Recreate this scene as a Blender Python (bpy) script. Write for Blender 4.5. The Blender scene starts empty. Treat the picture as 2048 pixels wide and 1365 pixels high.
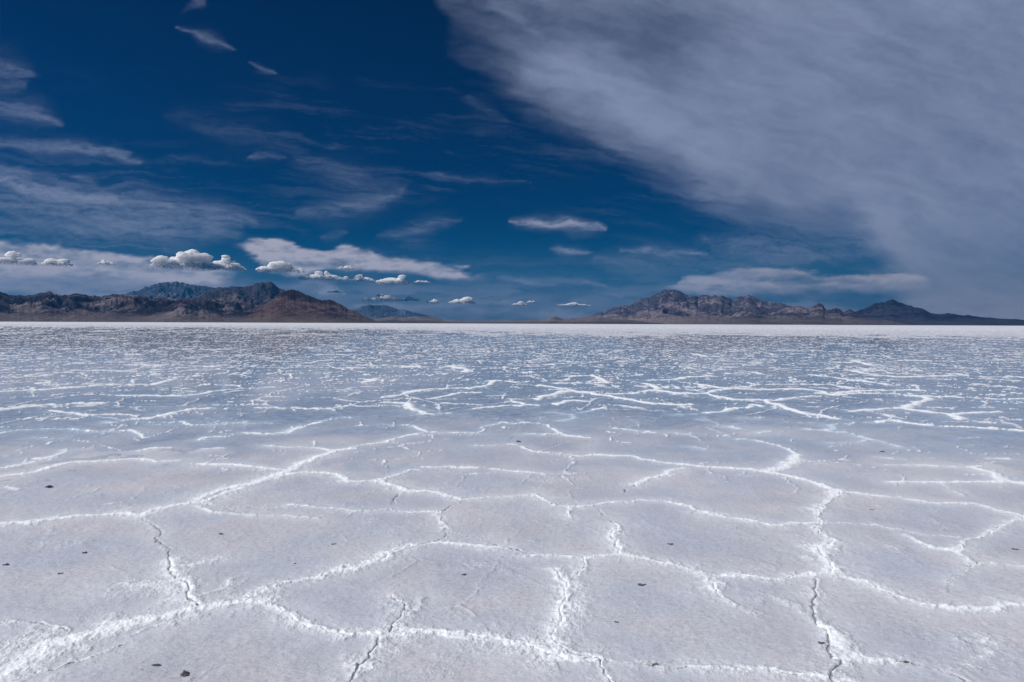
import bpy, math, random
import numpy as np
from mathutils import Matrix

scene = bpy.context.scene
col = scene.collection
R = math.radians

# ------------------------------------------------------------------ camera
CAM_H = 1.5
FPX = 1365.0                      # 24 mm on a 36 mm frame, photo 2048 px wide
CX, CY = 1024.0, 682.5
PITCH = math.atan((CY - 647.5) / FPX)
ROLL = 0.0040
_f = np.array([0, math.cos(PITCH), -math.sin(PITCH)])
_u0 = np.array([0, math.sin(PITCH), math.cos(PITCH)])
_r0 = np.array([1.0, 0, 0])
_u = _u0 * math.cos(ROLL) - _r0 * math.sin(ROLL)
_r = _r0 * math.cos(ROLL) + _u0 * math.sin(ROLL)

def ray(px, py):
    a = (px - CX) / FPX; b = (CY - py) / FPX
    return _f + _r * a + _u * b

def ground_at(px, py):
    d = ray(px, py); t = CAM_H / -d[2]
    return d[0] * t, d[1] * t

def az_tan(px, py):
    d = ray(px, py)
    return math.atan2(d[0], d[1]), d[2] / math.hypot(d[0], d[1])

def photo_px(az, tane):
    """photograph coordinates of a direction (used to lay out the clouds' real positions)"""
    x = np.sin(az); y = np.cos(az); z = tane
    f = x * _f[0] + y * _f[1] + z * _f[2]
    f = np.maximum(f, 1e-3)
    a = (x * _r[0] + y * _r[1] + z * _r[2]) / f
    b = (x * _u[0] + y * _u[1] + z * _u[2]) / f
    return CX + FPX * a, CY - FPX * b

cam_d = bpy.data.cameras.new("camera")
cam = bpy.data.objects.new("camera", cam_d)
col.objects.link(cam)
scene.camera = cam
cam_d.sensor_width = 36.0
cam_d.lens = 24.0
cam_d.clip_start = 0.05
cam_d.clip_end = 2.0e6
M = Matrix(((_r[0], _u[0], -_f[0], 0), (_r[1], _u[1], -_f[1], 0), (_r[2], _u[2], -_f[2], CAM_H), (0, 0, 0, 1)))
cam.matrix_world = M

# ------------------------------------------------------------------ noise
def _hash(ix, iy, seed):
    h = (ix.astype(np.int64) * 374761393 + iy.astype(np.int64) * 668265263 + seed * 1442695041) & 0xFFFFFFFF
    h = ((h ^ (h >> 13)) * 1274126177) & 0xFFFFFFFF
    h = h ^ (h >> 16)
    return (h & 0xFFFFFF).astype(np.float64) / float(0xFFFFFF)

def vnoise(x, y, seed=0):
    ix = np.floor(x); iy = np.floor(y)
    fx = x - ix; fy = y - iy
    fx = fx * fx * fx * (fx * (fx * 6 - 15) + 10); fy = fy * fy * fy * (fy * (fy * 6 - 15) + 10)
    a = _hash(ix, iy, seed); b = _hash(ix + 1, iy, seed)
    c = _hash(ix, iy + 1, seed); d = _hash(ix + 1, iy + 1, seed)
    return (a + (b - a) * fx) * (1 - fy) + (c + (d - c) * fx) * fy      # 0..1

def fbm(x, y, octv=4, seed=0, gain=0.5, lac=2.03):
    s = np.zeros(np.broadcast(x, y).shape); a = 1.0; t = 0.0
    ca, sa = math.cos(0.6), math.sin(0.6)
    for k in range(octv):
        s += a * vnoise(x, y, seed + k * 17); t += a
        x, y = (x * ca - y * sa) * lac + 13.7, (x * sa + y * ca) * lac + 7.1
        a *= gain
    return s / t

def ridged(x, y, octv=5, seed=0, gain=0.5, lac=2.1):
    s = np.zeros(np.broadcast(x, y).shape); a = 1.0; t = 0.0
    ca, sa = math.cos(0.5), math.sin(0.5)
    for k in range(octv):
        n = 1 - np.abs(vnoise(x, y, seed + k * 31) * 2 - 1)
        s += a * n * n; t += a
        x, y = (x * ca - y * sa) * lac + 3.7, (x * sa + y * ca) * lac + 9.1
        a *= gain
    return s / t

def sstep(a, b, x):
    if a > b: return 1 - sstep(b, a, x)
    t = np.clip((x - a) / (b - a), 0, 1)
    return t * t * (3 - 2 * t)

# ------------------------------------------------------------------ mesh helpers
def grid_mesh(name, X, Y, Z, attrs=None, wrap=False, centre=None):
    """X,Y,Z arrays [rows, cols] -> one mesh; wrap closes the columns into a ring"""
    nr, nc = X.shape
    co = np.stack([X, Y, Z], -1).reshape(-1, 3)
    r = np.arange(nr - 1)[:, None]
    c = np.arange(nc if wrap else nc - 1)[None, :]
    c2 = (c + 1) % nc
    q = np.stack([r * nc + c, r * nc + c2, (r + 1) * nc + c2, (r + 1) * nc + c], -1).reshape(-1, 4)
    loops = q.reshape(-1); starts = np.arange(len(q)) * 4; tot = np.full(len(q), 4)
    if centre is not None:
        co = np.vstack([co, np.array([centre])])
        ci = len(co) - 1
        cc = np.arange(nc)
        tri = np.stack([np.full(nc, ci), (cc + 1) % nc, cc], -1)
        starts = np.concatenate([starts, len(loops) + np.arange(nc) * 3])
        tot = np.concatenate([tot, np.full(nc, 3)])
        loops = np.concatenate([loops, tri.reshape(-1)])
    me = bpy.data.meshes.new(name)
    me.vertices.add(len(co)); me.vertices.foreach_set("co", co.astype(np.float32).ravel())
    me.loops.add(len(loops)); me.loops.foreach_set("vertex_index", loops.astype(np.int32))
    me.polygons.add(len(starts))
    me.polygons.foreach_set("loop_start", starts.astype(np.int32))
    me.polygons.foreach_set("loop_total", tot.astype(np.int32))
    me.polygons.foreach_set("use_smooth", np.ones(len(starts), dtype=bool))
    me.update(calc_edges=True)
    for k, v in (attrs or {}).items():
        a = me.attributes.new(k, 'FLOAT', 'POINT')
        vv = v.reshape(-1)
        if centre is not None:
            vv = np.append(vv, vv[0])
        a.data.foreach_set("value", vv.astype(np.float32))
    return me

def link(name, me, mat, **props):
    o = bpy.data.objects.new(name, me)
    if mat: me.materials.append(mat)
    col.objects.link(o)
    for k, v in props.items(): o[k] = v
    return o

class NT:
    def __init__(s, mat):
        s.t = mat.node_tree; s.n = s.t.nodes; s.l = s.t.links
    def add(s, typ, **kw):
        n = s.n.new(typ)
        for k, v in kw.items(): setattr(n, k, v)
        return n
    def link(s, a, b): s.l.new(a, b)
    def val(s, sock, v):
        if isinstance(v, (int, float, tuple, list)): sock.default_value = v
        else: s.l.new(v, sock)
    def math(s, op, a, b=0.0, c=None, clamp=False):
        n = s.n.new("ShaderNodeMath"); n.operation = op; n.use_clamp = clamp
        s.val(n.inputs[0], a); s.val(n.inputs[1], b)
        if c is not None: s.val(n.inputs[2], c)
        return n.outputs[0]
    def mix(s, f, a, b, blend='MIX'):
        n = s.n.new("ShaderNodeMix"); n.data_type = 'RGBA'; n.blend_type = blend
        s.val(n.inputs[0], f); s.val(n.inputs[6], a); s.val(n.inputs[7], b)
        return n.outputs[2]
    def attr(s, name):
        n = s.n.new("ShaderNodeAttribute"); n.attribute_name = name
        return n.outputs["Fac"]
    def noise(s, vec, scale, detail=4, rough=0.55, dist=0.0):
        n = s.n.new("ShaderNodeTexNoise")
        n.inputs["Scale"].default_value = scale; n.inputs["Detail"].default_value = detail
        n.inputs["Roughness"].default_value = rough; n.inputs["Distortion"].default_value = dist
        s.l.new(vec, n.inputs["Vector"])
        return n.outputs["Fac"]
    def ramp(s, fac, lo, hi, a=0.0, b=1.0, smooth=True):
        n = s.n.new("ShaderNodeMapRange"); n.interpolation_type = 'SMOOTHSTEP' if smooth else 'LINEAR'
        s.val(n.inputs[0], fac)
        n.inputs[1].default_value = lo; n.inputs[2].default_value = hi
        n.inputs[3].default_value = a; n.inputs[4].default_value = b
        return n.outputs[0]

def new_mat(name):
    m = bpy.data.materials.new(name); m.use_nodes = True
    t = NT(m); t.n.clear()
    out = t.n.new("ShaderNodeOutputMaterial")
    return m, t, out

# ------------------------------------------------------------------ sun and sky
SUN_AZ, SUN_EL = R(-105), R(44)             # azimuth from +Y, positive to the right
sd = np.array([math.sin(SUN_AZ) * math.cos(SUN_EL), math.cos(SUN_AZ) * math.cos(SUN_EL), math.sin(SUN_EL)])
sun_d = bpy.data.lights.new("sun", 'SUN')
sun_d.energy = 4.6; sun_d.angle = R(0.5); sun_d.color = (1.0, 0.965, 0.93)
sun = bpy.data.objects.new("sun", sun_d); col.objects.link(sun)
from mathutils import Vector
sun.rotation_euler = Vector(sd).to_track_quat('Z', 'Y').to_euler()

w = bpy.data.worlds.new("World"); scene.world = w; w.use_nodes = True
wt = NT(w); wt.n.clear()
wo = wt.n.new("ShaderNodeOutputWorld"); bg = wt.n.new("ShaderNodeBackground")
sky = wt.n.new("ShaderNodeTexSky"); sky.sky_type = 'NISHITA'; sky.sun_disc = False
sky.sun_elevation = SUN_EL; sky.sun_rotation = SUN_AZ
sky.altitude = 1280; sky.air_density = 1.0; sky.dust_density = 0.15; sky.ozone_density = 2.5
gm = wt.n.new("ShaderNodeGamma"); gm.inputs[1].default_value = 1.45
wt.link(sky.outputs[0], gm.inputs[0])
sk = wt.mix(1.0, gm.outputs[0], (0.0, 0.124, 0.222, 1), 'MULTIPLY')
sp_ = wt.add("ShaderNodeSeparateColor"); wt.link(sk, sp_.inputs[0])
cb_ = wt.add("ShaderNodeCombineColor")
wt.link(sp_.outputs[0], cb_.inputs[0]); wt.link(sp_.outputs[2], cb_.inputs[2])
wt.link(wt.math('MINIMUM', sp_.outputs[1], wt.math('MULTIPLY', sp_.outputs[2], .44)), cb_.inputs[1])
wt.link(cb_.outputs[0], bg.inputs[0]); bg.inputs[1].default_value = 0.05
wt.link(bg.outputs[0], wo.inputs[0])

scene.view_settings.view_transform = 'Standard'
scene.view_settings.look = 'None'
scene.view_settings.exposure = 0.0
scene.view_settings.gamma = 1.0

# ------------------------------------------------------------------ salt flat: traced ridges
S_ = 700.0 / 2048.0
ORG = {'A': (0, 980), 'B': (680, 980), 'C': (1348, 980), 'D': (0, 640), 'E': (680, 640), 'F': (1348, 640)}
# (region, points, white width in m, white strength, dark crack strength)
L = [
 ('A', [(-160,1190),(0,1100),(150,1000),(330,915)], .130, 1.0, 0),
 ('A', [(330,915),(520,860),(700,790),(860,750),(1000,735),(1150,705)], .080, 1.0, 0),
 ('A', [(1150,705),(1300,690),(1450,680),(1560,690)], .070, .95, 0),
 ('A', [(200,1060),(380,1020),(500,985),(600,930),(660,905)], .02, .6, .7),
 ('A', [(740,840),(860,800),(990,770)], .02, .6, .4),
 ('A', [(1450,680),(1560,620),(1700,570),(1850,520),(1950,475),(2048,440)], .045, .9, .55),
 ('B', [(0,480),(110,450),(250,390),(390,330)], .05, 1.0, .35),
 ('B', [(390,330),(560,305),(740,330),(880,345),(1000,360)], .03, .95, 0),
 ('B', [(1000,350),(1100,375),(1200,380),(1260,380)], .02, .3, .8),
 ('B', [(1120,402),(1200,387),(1300,395),(1410,415)], .022, .8, 0),
 ('A', [(1560,690),(1650,740),(1760,790),(1860,820),(2048,850)], .045, .95, .3),
 ('B', [(130,850),(300,835),(400,825),(560,840),(700,860),(860,890)], .045, .9, .35),
 ('B', [(860,890),(1000,930),(1150,965),(1300,990),(1480,1000)], .07, .9, .2),
 ('B', [(1480,1000),(1600,1020),(1800,1040),(2048,1050)], .025, .6, .5),
 ('C', [(94,1050),(180,1055),(380,1060),(560,1080),(740,1105),(900,1140),(1200,1200)], .035, .8, .45),
 ('A', [(0,205),(180,200),(330,170),(560,155),(700,145),(800,160)], .06, 1.0, 0),
 ('A', [(800,160),(900,120),(1040,90),(1200,75),(1330,25),(1420,0)], .06, 1.0, 0),
 ('D', [(1160,1053),(1300,1000),(1480,960),(1620,910),(1700,875),(1870,800)], .065, 1.0, 0),
 ('D', [(1870,800),(2000,760)], .05, 1.0, 0),
 ('E', [(0,760),(100,735),(270,715),(310,690),(400,670),(520,655),(650,660),(800,658)], .05, 1.0, 0),
 ('E', [(800,658),(850,625),(960,600),(1010,605),(1190,610),(1270,655)], .05, .95, 0),
 ('A', [(815,180),(870,215),(910,270),(960,340),(1000,430)], .02, .5, 1.0),
 ('A', [(1000,430),(1000,510),(1050,570),(1100,640),(1140,690)], .09, .85, .9),
 ('A', [(1190,75),(1280,42),(1380,30),(1450,10),(1600,-10)], .01, .1, .7),
 ('A', [(1220,90),(1330,100),(1420,130)], .01, .1, .6),
 ('A', [(1140,100),(1250,130),(1400,150),(1600,165),(1830,175)], .025, .8, 0),
 ('A', [(-60,785),(0,790),(130,805),(250,810),(390,840)], .03, .6, .65),
 ('A', [(740,560),(850,560),(950,600),(1010,650)], .10, .62, 0),
 ('A', [(1050,470),(1180,450),(1300,420)], .04, .65, .1),
 ('A', [(1150,640),(1310,600),(1370,540)], .05, .5, 0),
 ('B', [(-300,100),(0,115),(150,125),(280,110),(430,130),(560,130)], .025, .75, 0),
 ('B', [(560,130),(610,170),(640,230)], .025, .9, .3),
 ('B', [(650,245),(580,280),(500,305),(430,325)], .012, .3, .8),
 ('B', [(670,248),(800,290),(880,320),(1000,350)], .014, .4, .7),
 ('B', [(580,125),(640,95),(700,75),(740,72)], .012, .2, .9),
 ('E', [(230,940),(340,980),(400,1000),(530,1000),(620,1020),(700,1052)], .035, .95, 0),
 ('B', [(700,60),(800,55),(880,45),(1000,40),(1140,35)], .03, .85, 0),
 ('B', [(1140,35),(1200,60),(1290,95),(1400,100),(1500,90),(1700,75),(1760,60),(1900,65),(1954,72)], .026, .9, .2),
 ('C', [(0,72),(100,95),(200,140),(330,165),(500,185),(600,210),(680,215),(770,200),(870,195)], .035, .9, 0),
 ('B', [(300,78),(340,50),(370,20)], .01, .1, .7),
 ('B', [(1360,100),(1370,170)], .03, .8, 0),
 ('B', [(1530,120),(1560,155),(1610,200)], .015, .3, .6),
 ('B', [(1610,200),(1620,240),(1590,290),(1610,340),(1640,380)], .05, .75, .3),
 ('B', [(1410,420),(1480,395),(1600,385),(1660,385),(1760,410),(1850,435),(1950,455),(2040,480)], .035, .9, .1),
 ('C', [(0,455),(86,480),(190,515),(300,500),(380,495),(480,510),(600,520),(700,510)], .03, .85, .35),
 ('C', [(700,510),(800,505),(900,510),(1000,530),(1100,560)], .05, .95, .1),
 ('C', [(1100,563),(1250,608),(1400,652),(1500,682)], .035, .8, .6),
 ('C', [(1500,682),(1650,700),(1800,705),(1900,710),(2000,680),(2120,690)], .05, .95, .2),
 ('B', [(1420,420),(1400,480),(1380,520)], .025, .8, .4),
 ('B', [(1300,500),(1350,570),(1340,640),(1310,700),(1280,780)], .055, 1.0, .15),
 ('B', [(1280,780),(1240,840),(1240,900),(1300,960)], .085, .75, .1),
 ('B', [(1290,930),(1350,955),(1420,975),(1480,995)], .02, .3, .7),
 ('B', [(1220,480),(1300,500)], .04, .6, 0),
 ('B', [(240,870),(230,920),(180,985),(100,1030),(20,1110),(-60,1180)], .04, .6, 1.0),
 ('B', [(320,630),(400,660),(400,720),(380,780),(340,830)], .05, .5, .6),
 ('B', [(510,640),(470,700),(400,770)], .03, .5, 0),
 ('B', [(1490,1010),(1490,1060),(1510,1126),(1500,1250)], .03, .6, .5),
 ('B', [(1800,1040),(1900,1020),(2048,1010)], .02, 0, .5),
 ('F', [(0,840),(150,850),(300,860),(450,870),(520,885)], .05, 1.0, 0),
 ('F', [(520,885),(620,900),(750,935),(870,970),(960,1000)], .055, 1.0, 0),
 ('C', [(1000,10),(1150,30),(1300,45),(1450,65),(1550,80)], .04, .95, 0),
 ('C', [(1550,80),(1750,85),(1800,90),(1900,120),(2010,145),(2100,180)], .04, .95, 0),
 ('C', [(960,10),(920,40),(860,85),(830,110),(850,160),(870,195)], .045, .85, .25),
 ('C', [(870,195),(885,240),(905,300)], .05, .8, .7),
 ('C', [(905,300),(870,370),(880,420),(910,470),(900,510)], .095, .95, .25),
 ('C', [(870,195),(1000,200),(1150,210),(1280,235),(1400,255),(1500,270),(1700,290)], .018, .7, .2),
 ('C', [(1350,270),(1420,300),(1500,340),(1650,370),(1780,440)], .03, .75, .2),
 ('C', [(1780,440),(1880,440),(2048,458),(2150,470)], .02, .7, .3),
 ('C', [(1660,365),(1710,320),(1860,265),(1950,215),(2010,185),(2100,170)], .03, .85, .4),
 ('C', [(770,530),(800,590),(820,650),(830,750),(860,790)], .05, .5, .9),
 ('C', [(860,790),(870,850),(880,920),(900,980),(950,1010),(920,1080),(940,1126),(930,1250)], .05, .5, .8),
 ('C', [(880,800),(930,870),(980,940),(1050,985)], .07, .85, 0),
 ('C', [(1000,1000),(1200,990),(1300,1010)], .05, .8, 0),
 ('C', [(1300,1005),(1370,1010),(1450,1035),(1600,1065),(1700,1110),(1850,1180)], .02, .5, .9),
 ('C', [(1780,440),(1700,500),(1600,550)], .03, .5, .3),
 ('C', [(210,520),(240,590),(300,640),(380,690)], .07, .6, .2),
 ('C', [(640,650),(720,690),(800,750)], .06, .5, 0),
 ('C', [(1700,1060),(1850,1040),(1900,900)], .08, .35, 0),
 ('D', [(-100,930),(0,920),(130,905),(230,880),(400,840),(500,825),(650,825)], .055, .95, 0),
 ('D', [(650,825),(750,815),(850,825),(940,835),(1070,825)], .045, .8, 0),
 ('D', [(1150,845),(1300,850),(1420,860),(1650,880)], .05, .9, 0),
 ('D', [(0,870),(100,850),(180,830)], .05, .9, 0),
 ('D', [(230,810),(300,800),(400,765)], .06, .75, 0),
 ('D', [(-100,535),(0,525),(120,515),(260,500),(440,492),(600,487)], .10, 1.0, 0),
 ('D', [(-100,425),(0,420),(150,412),(280,408),(400,395),(560,385),(700,378),(900,378),(1000,350)], .13, 1.0, 0),
 ('D', [(700,440),(850,442),(1080,445),(1160,435),(1240,420),(1330,408),(1450,400),(1600,395)], .11, .9, 0),
 ('D', [(640,597),(760,585),(860,575),(960,555),(1020,540),(1150,520),(1220,518)], .10, 1.0, 0),
 ('D', [(1500,515),(1800,520),(1920,520),(2048,505)], .09, .8, 0),
 ('D', [(0,660),(60,645),(150,640),(350,640),(450,640),(530,652)], .08, .9, 0),
 ('D', [(530,652),(700,650),(770,645),(850,685)], .06, .8, 0),
 ('D', [(870,600),(1050,600),(1140,615),(1350,603),(1600,598)], .07, .8, 0),
 ('D', [(1420,660),(1560,662),(1690,658),(1760,630),(1830,605),(1950,580),(2048,570)], .08, .95, 0),
 ('D', [(1170,705),(1230,685),(1320,680)], .08, .9, 0),
 ('D', [(300,530),(450,545),(530,560),(620,550),(780,555)], .08, .8, 0),
 ('D', [(1530,730),(1700,745),(1850,750),(1930,765),(2048,755)], .06, .8, 0),
 ('D', [(1620,915),(1800,895),(1950,910),(2048,945)], .05, .9, 0),
 ('D', [(830,765),(900,750),(1000,745)], .05, .8, 0),
 ('D', [(1200,760),(1300,750)], .05, .8, 0),
 ('D', [(200,690),(320,688)], .06, .7, 0),
 ('E', [(0,945),(220,940)], .04, .7, 0),
 ('E', [(230,935),(330,905),(430,878),(470,875)], .04, .8, .5),
 ('E', [(500,860),(600,860),(700,865),(820,870)], .05, .8, 0),
 ('E', [(900,875),(990,890),(1080,895),(1200,910)], .045, .8, 0),
 ('E', [(780,735),(900,735),(1010,725)], .035, .65, 0),
 ('E', [(1010,725),(1060,750),(1130,770),(1250,780),(1400,798),(1480,788),(1600,800),(1700,800),(1760,818),(1900,830),(2048,845)], .045, .95, 0),
 ('E', [(1020,700),(1030,680),(1060,685)], .02, 0, .9),
 ('E', [(1990,860),(1900,900),(1800,935),(1720,965)], .045, .85, .2),
 ('E', [(1720,965),(1650,990),(1640,1020)], .02, .3, .9),
 ('E', [(1270,655),(1330,675),(1470,690)], .06, .9, 0),
 ('E', [(1470,690),(1475,740),(1470,790)], .02, .3, .5),
 ('E', [(1090,668),(1270,665)], .05, .8, 0),
 ('E', [(250,455),(400,430),(480,408),(640,398),(760,402)], .12, .95, 0),
 ('E', [(790,395),(880,380),(910,355),(1040,365)], .13, .95, 0),
 ('E', [(260,482),(380,488),(430,520),(490,550),(640,545)], .10, .95, 0),
 ('E', [(540,460),(620,445),(670,430),(830,422)], .11, .95, 0),
 ('E', [(1150,465),(1240,435),(1350,410)], .12, 1.0, 0),
 ('E', [(1170,380),(1250,395),(1350,410),(1400,420),(1540,440),(1660,460),(1830,493),(2048,495)], .12, 1.0, 0),
 ('E', [(1560,435),(1700,430),(1850,410),(1870,400),(1790,375)], .12, 1.0, 0),
 ('E', [(1870,415),(1950,425),(2048,432)], .12, .9, 0),
 ('E', [(1280,590),(1360,570),(1350,550),(1290,545),(1220,535)], .11, 1.0, 0),
 ('E', [(1260,495),(1330,475),(1450,475)], .10, .9, 0),
 ('E', [(1400,540),(1480,530),(1550,515)], .10, .9, 0),
 ('E', [(800,520),(880,510),(960,500),(1070,500)], .10, .9, 0),
 ('E', [(1030,480),(1080,492),(1160,502)], .10, .9, 0),
 ('E', [(1620,640),(1700,650),(1830,660)], .08, .9, 0),
 ('E', [(1620,500),(1780,518)], .08, .8, 0),
 ('E', [(270,612),(430,618),(510,650)], .07, .9, 0),
 ('E', [(600,488),(750,490),(820,495)], .08, .8, 0),
 ('E', [(1270,370),(1450,372),(1550,365),(1540,350),(1470,325),(1320,330)], .14, .95, 0),
 ('E', [(2048,330),(1950,350),(1820,355)], .14, .95, 0),
 ('E', [(640,270),(740,290),(730,305)], .18, .95, 0),
 ('F', [(0,433),(190,430),(260,410),(370,400)], .12, .95, 0),
 ('F', [(190,430),(260,450),(350,465),(530,470),(600,495),(720,535),(830,555),(960,580)], .10, .95, 0),
 ('F', [(160,380),(300,400),(480,410),(740,403),(870,420),(920,438),(1050,415),(1250,412),(1450,410)], .12, .95, 0),
 ('F', [(940,440),(1100,428),(1300,432),(1470,450),(1500,465),(1440,485),(1350,515),(1220,520),(1060,535)], .11, .95, 0),
 ('F', [(1470,445),(1650,450),(1850,462),(2048,462),(2150,465)], .11, .95, 0),
 ('F', [(1360,520),(1500,540),(1640,555),(1730,545),(1900,540)], .09, .9, 0),
 ('F', [(1640,555),(1660,580)], .10, .95, 0),
 ('F', [(960,605),(1180,597),(1260,585),(1330,597),(1570,625),(1850,635),(2048,650),(2150,652)], .075, .95, 0),
 ('F', [(770,635),(880,645),(940,640),(920,610),(960,605)], .08, 1.0, 0),
 ('F', [(940,650),(1080,670),(1130,690),(1200,710),(1330,740)], .06, .95, 0),
 ('F', [(380,695),(480,705),(560,730),(650,750),(740,790)], .06, .95, 0),
 ('F', [(740,790),(700,830),(640,860),(540,885)], .09, .85, 0),
 ('F', [(1130,690),(1060,715),(900,720)], .045, .7, 0),
 ('F', [(1190,800),(1270,805)], .05, .8, 0),
 ('F', [(1230,845),(1350,847),(1500,855),(1730,862),(1800,850)], .045, .85, 0),
 ('F', [(1730,862),(1830,895),(1930,940),(2100,960)], .05, .95, 0),
 ('F', [(1250,950),(1500,950),(1580,955),(1930,945)], .045, .9, 0),
 ('F', [(1580,955),(1640,990),(1700,1030)], .03, .6, .4),
 ('F', [(0,552),(180,548),(260,540),(340,520),(450,508)], .10, .9, 0),
 ('F', [(440,500),(500,505)], .10, .9, 0),
 ('F', [(440,575),(530,570)], .08, .9, 0),
 ('F', [(330,620),(380,635)], .10, .9, 0),
 ('F', [(500,660),(580,660)], .07, .9, 0),
 ('F', [(0,660),(90,660)], .07, .8, 0),
 ('F', [(560,470),(700,455),(820,445)], .10, .9, 0),
 ('F', [(1040,300),(1130,315),(1300,335),(1500,330),(1620,325)], .16, .95, 0),
 ('F', [(800,320),(1000,345),(1200,370),(1250,380)], .14, .95, 0),
 ('F', [(550,378),(880,378)], .13, .8, 0),
 ('F', [(0,350),(60,335),(210,328)], .16, .9, 0),
 ('F', [(1040,235),(1150,265)], .22, .95, 0),
 ('F', [(120,200),(190,215)], .25, .9, 0),
 ('F', [(1780,598),(1960,605)], .07, .8, 0),
 ('F', [(1870,810),(1960,812)], .06, .8, 0),
 ('F', [(120,742),(200,755)], .05, .8, 0),
]
segs = []
for reg, pts, wd, st, ck in L:
    ox, oy = ORG[reg]
    P = [ground_at(ox + x * S_, oy + y * S_) for x, y in pts]
    wd *= (.88 if np.mean([math.hypot(*p) for p in P]) < 8.5 else .74) if reg in 'DEF' else .74
    for i in range(len(P) - 1):
        segs.append((P[i], P[i + 1], wd, st ** .7 if st > .15 else st, ck))

# ------------------------------------------------------------------ salt flat: polar sheet round the camera
fine = np.arange(-46, 46, 0.066)
coarse_r = np.concatenate([46 + 0.066 * np.cumsum(1.12 ** np.arange(1, 40))])
coarse_r = coarse_r[coarse_r < 60]
mid = np.arange(60, 300, 3.0)
az = np.concatenate([fine, coarse_r, mid, (360 - coarse_r[::-1])])
az = np.unique(np.round(az[az < 314 - 0.03], 5))
az = R(1.0) * az
t_rows = np.concatenate([np.arange(0.95, .125, -0.00115), np.arange(.125, .065, -.0005), np.arange(.065, .0045, -.00021)])
rad_far = []
rr = CAM_H / t_rows[-1]
while rr < 22200:
    rr *= 1.03; rad_far.append(rr)
rad = np.concatenate([CAM_H / t_rows, np.array(rad_far)])
rad = np.concatenate([[0.4, 0.7, 1.0, 1.25, 1.45], rad])
AZ, RD = np.meshgrid(az, rad)
GX = np.sin(AZ) * RD; GY = np.cos(AZ) * RD
# wander of the ridges
near = 1 - sstep(20, 60, RD)
WX = GX + (fbm(GX * 2.2, GY * 2.2, 4, 5) - .5) * 0.16 + (fbm(GX * 14, GY * 14, 3, 6) - .5) * 0.05
WY = GY + (fbm(GX * 2.2 + 50, GY * 2.2, 4, 7) - .5) * 0.16 + (fbm(GX * 14, GY * 14 + 50, 3, 8) - .5) * 0.05
FARW = sstep(7, 12, RD)
jit = (fbm(GX * 5.5, GY * 2.5, 4, 12, .6) - .5) * FARW
WX = WX + np.sin(AZ) * jit * .42; WY = WY + np.cos(AZ) * jit * .42
SALT = np.zeros_like(GX); DUST = np.zeros_like(GX)
WMOD = np.clip(.35 + 1.3 * fbm(GX * 3.2, GY * 3.2, 4, 9, .62) + FARW * (fbm(GX * 7, GY * 3, 4, 13, .6) - .5) * 1.0, .5, 2.2)
HMOD = sstep(.40, .66, fbm(GX * 6.5 + 3, GY * 6.5, 5, 10, .66))
NEARW = 1 - sstep(6, 10, RD)
CRK = np.full_like(GX, 0.25)
for (ax, ay), (bx, by), wd, st, ck in segs:
    pad = wd * 5.2 + 0.30
    dmin = math.hypot(*(min((ax, ay), (bx, by), key=lambda p: math.hypot(*p))))
    dmax = max(math.hypot(ax, ay), math.hypot(bx, by))
    r0 = np.searchsorted(rad, dmin - pad - 0.5); r1 = np.searchsorted(rad, dmax + pad + 0.1)
    a0, a1 = sorted((math.atan2(ax, ay), math.atan2(bx, by)))
    pa = pad / max(dmin, 0.5)
    c0 = np.searchsorted(az, a0 - pa); c1 = np.searchsorted(az, a1 + pa)
    r0 = max(r0, 0)
    sl = (slice(r0, r1), slice(c0, c1))
    x = WX[sl]; y = WY[sl]
    if x.size == 0: continue
    dx, dy = bx - ax, by - ay
    q = np.clip(((x - ax) * dx + (y - ay) * dy) / (dx * dx + dy * dy + 1e-9), 0, 1)
    d = np.hypot(x - ax - q * dx, y - ay - q * dy)
    if st > 0:
        wm = wd * (1 + (WMOD[sl] - 1) * 1.0)
        core = st * np.exp(-(d / wm) ** 2 * 0.9)
        halo = st * .80 * np.exp(-(d / (wd * 2.8)) ** 2) * HMOD[sl] * NEARW[sl]
        SALT[sl] = np.maximum(SALT[sl], np.maximum(core, halo))
        DUST[sl] = np.maximum(DUST[sl], st * np.exp(-(d / (.07 + wd * 2.6)) ** 2))
    if ck > 0:
        CRK[sl] = np.minimum(CRK[sl], d + (1 - ck) * 0.007)

# polygons beyond the traced ones (and all round the place)
def voro(x, y, seed):
    ix = np.floor(x); iy = np.floor(y)
    f1 = np.full(x.shape, 9.0); f2 = np.full(x.shape, 9.0)
    for i in (-1, 0, 1):
        for j in (-1, 0, 1):
            cx = ix + i; cy = iy + j
            px = cx + 0.1 + 0.8 * _hash(cx, cy, seed); py = cy + 0.1 + 0.8 * _hash(cx, cy, seed + 99)
            d = np.hypot(px - x, py - y)
            m = d < f1
            f2 = np.where(m, f1, np.minimum(f2, d)); f1 = np.where(m, d, f1)
    return f2 - f1
W2X = GX + (fbm(GX * .5, GY * .5, 3, 21) - .5) * 1.3; W2Y = GY + (fbm(GX * .5 + 9, GY * .5, 3, 22) - .5) * 1.3
W2X += WX - GX; W2Y += WY - GY
e = voro(W2X / 1.5, W2Y / 1.5, 3) * 1.5
brk = sstep(.42, .60, fbm(GX * .7, GY * .7, 3, 33))          # ridges come and go
ins = (np.abs(np.mod(AZ + math.pi, 2 * math.pi) - math.pi) < R(38.5)) & (RD > 2.5)
far = np.where(ins, .72 * sstep(8.5, 11.0, RD) + .28 * sstep(14, 19, RD), 1.0)
PW = np.where(RD > 12, .046 + .0009 * np.minimum(RD, 100), .045)
net = np.exp(-(e / PW) ** 2) * (0.74 + 0.26 * brk) * far
e2 = voro(WX / .62 + 5, WY / .62, 31) * .62
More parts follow.
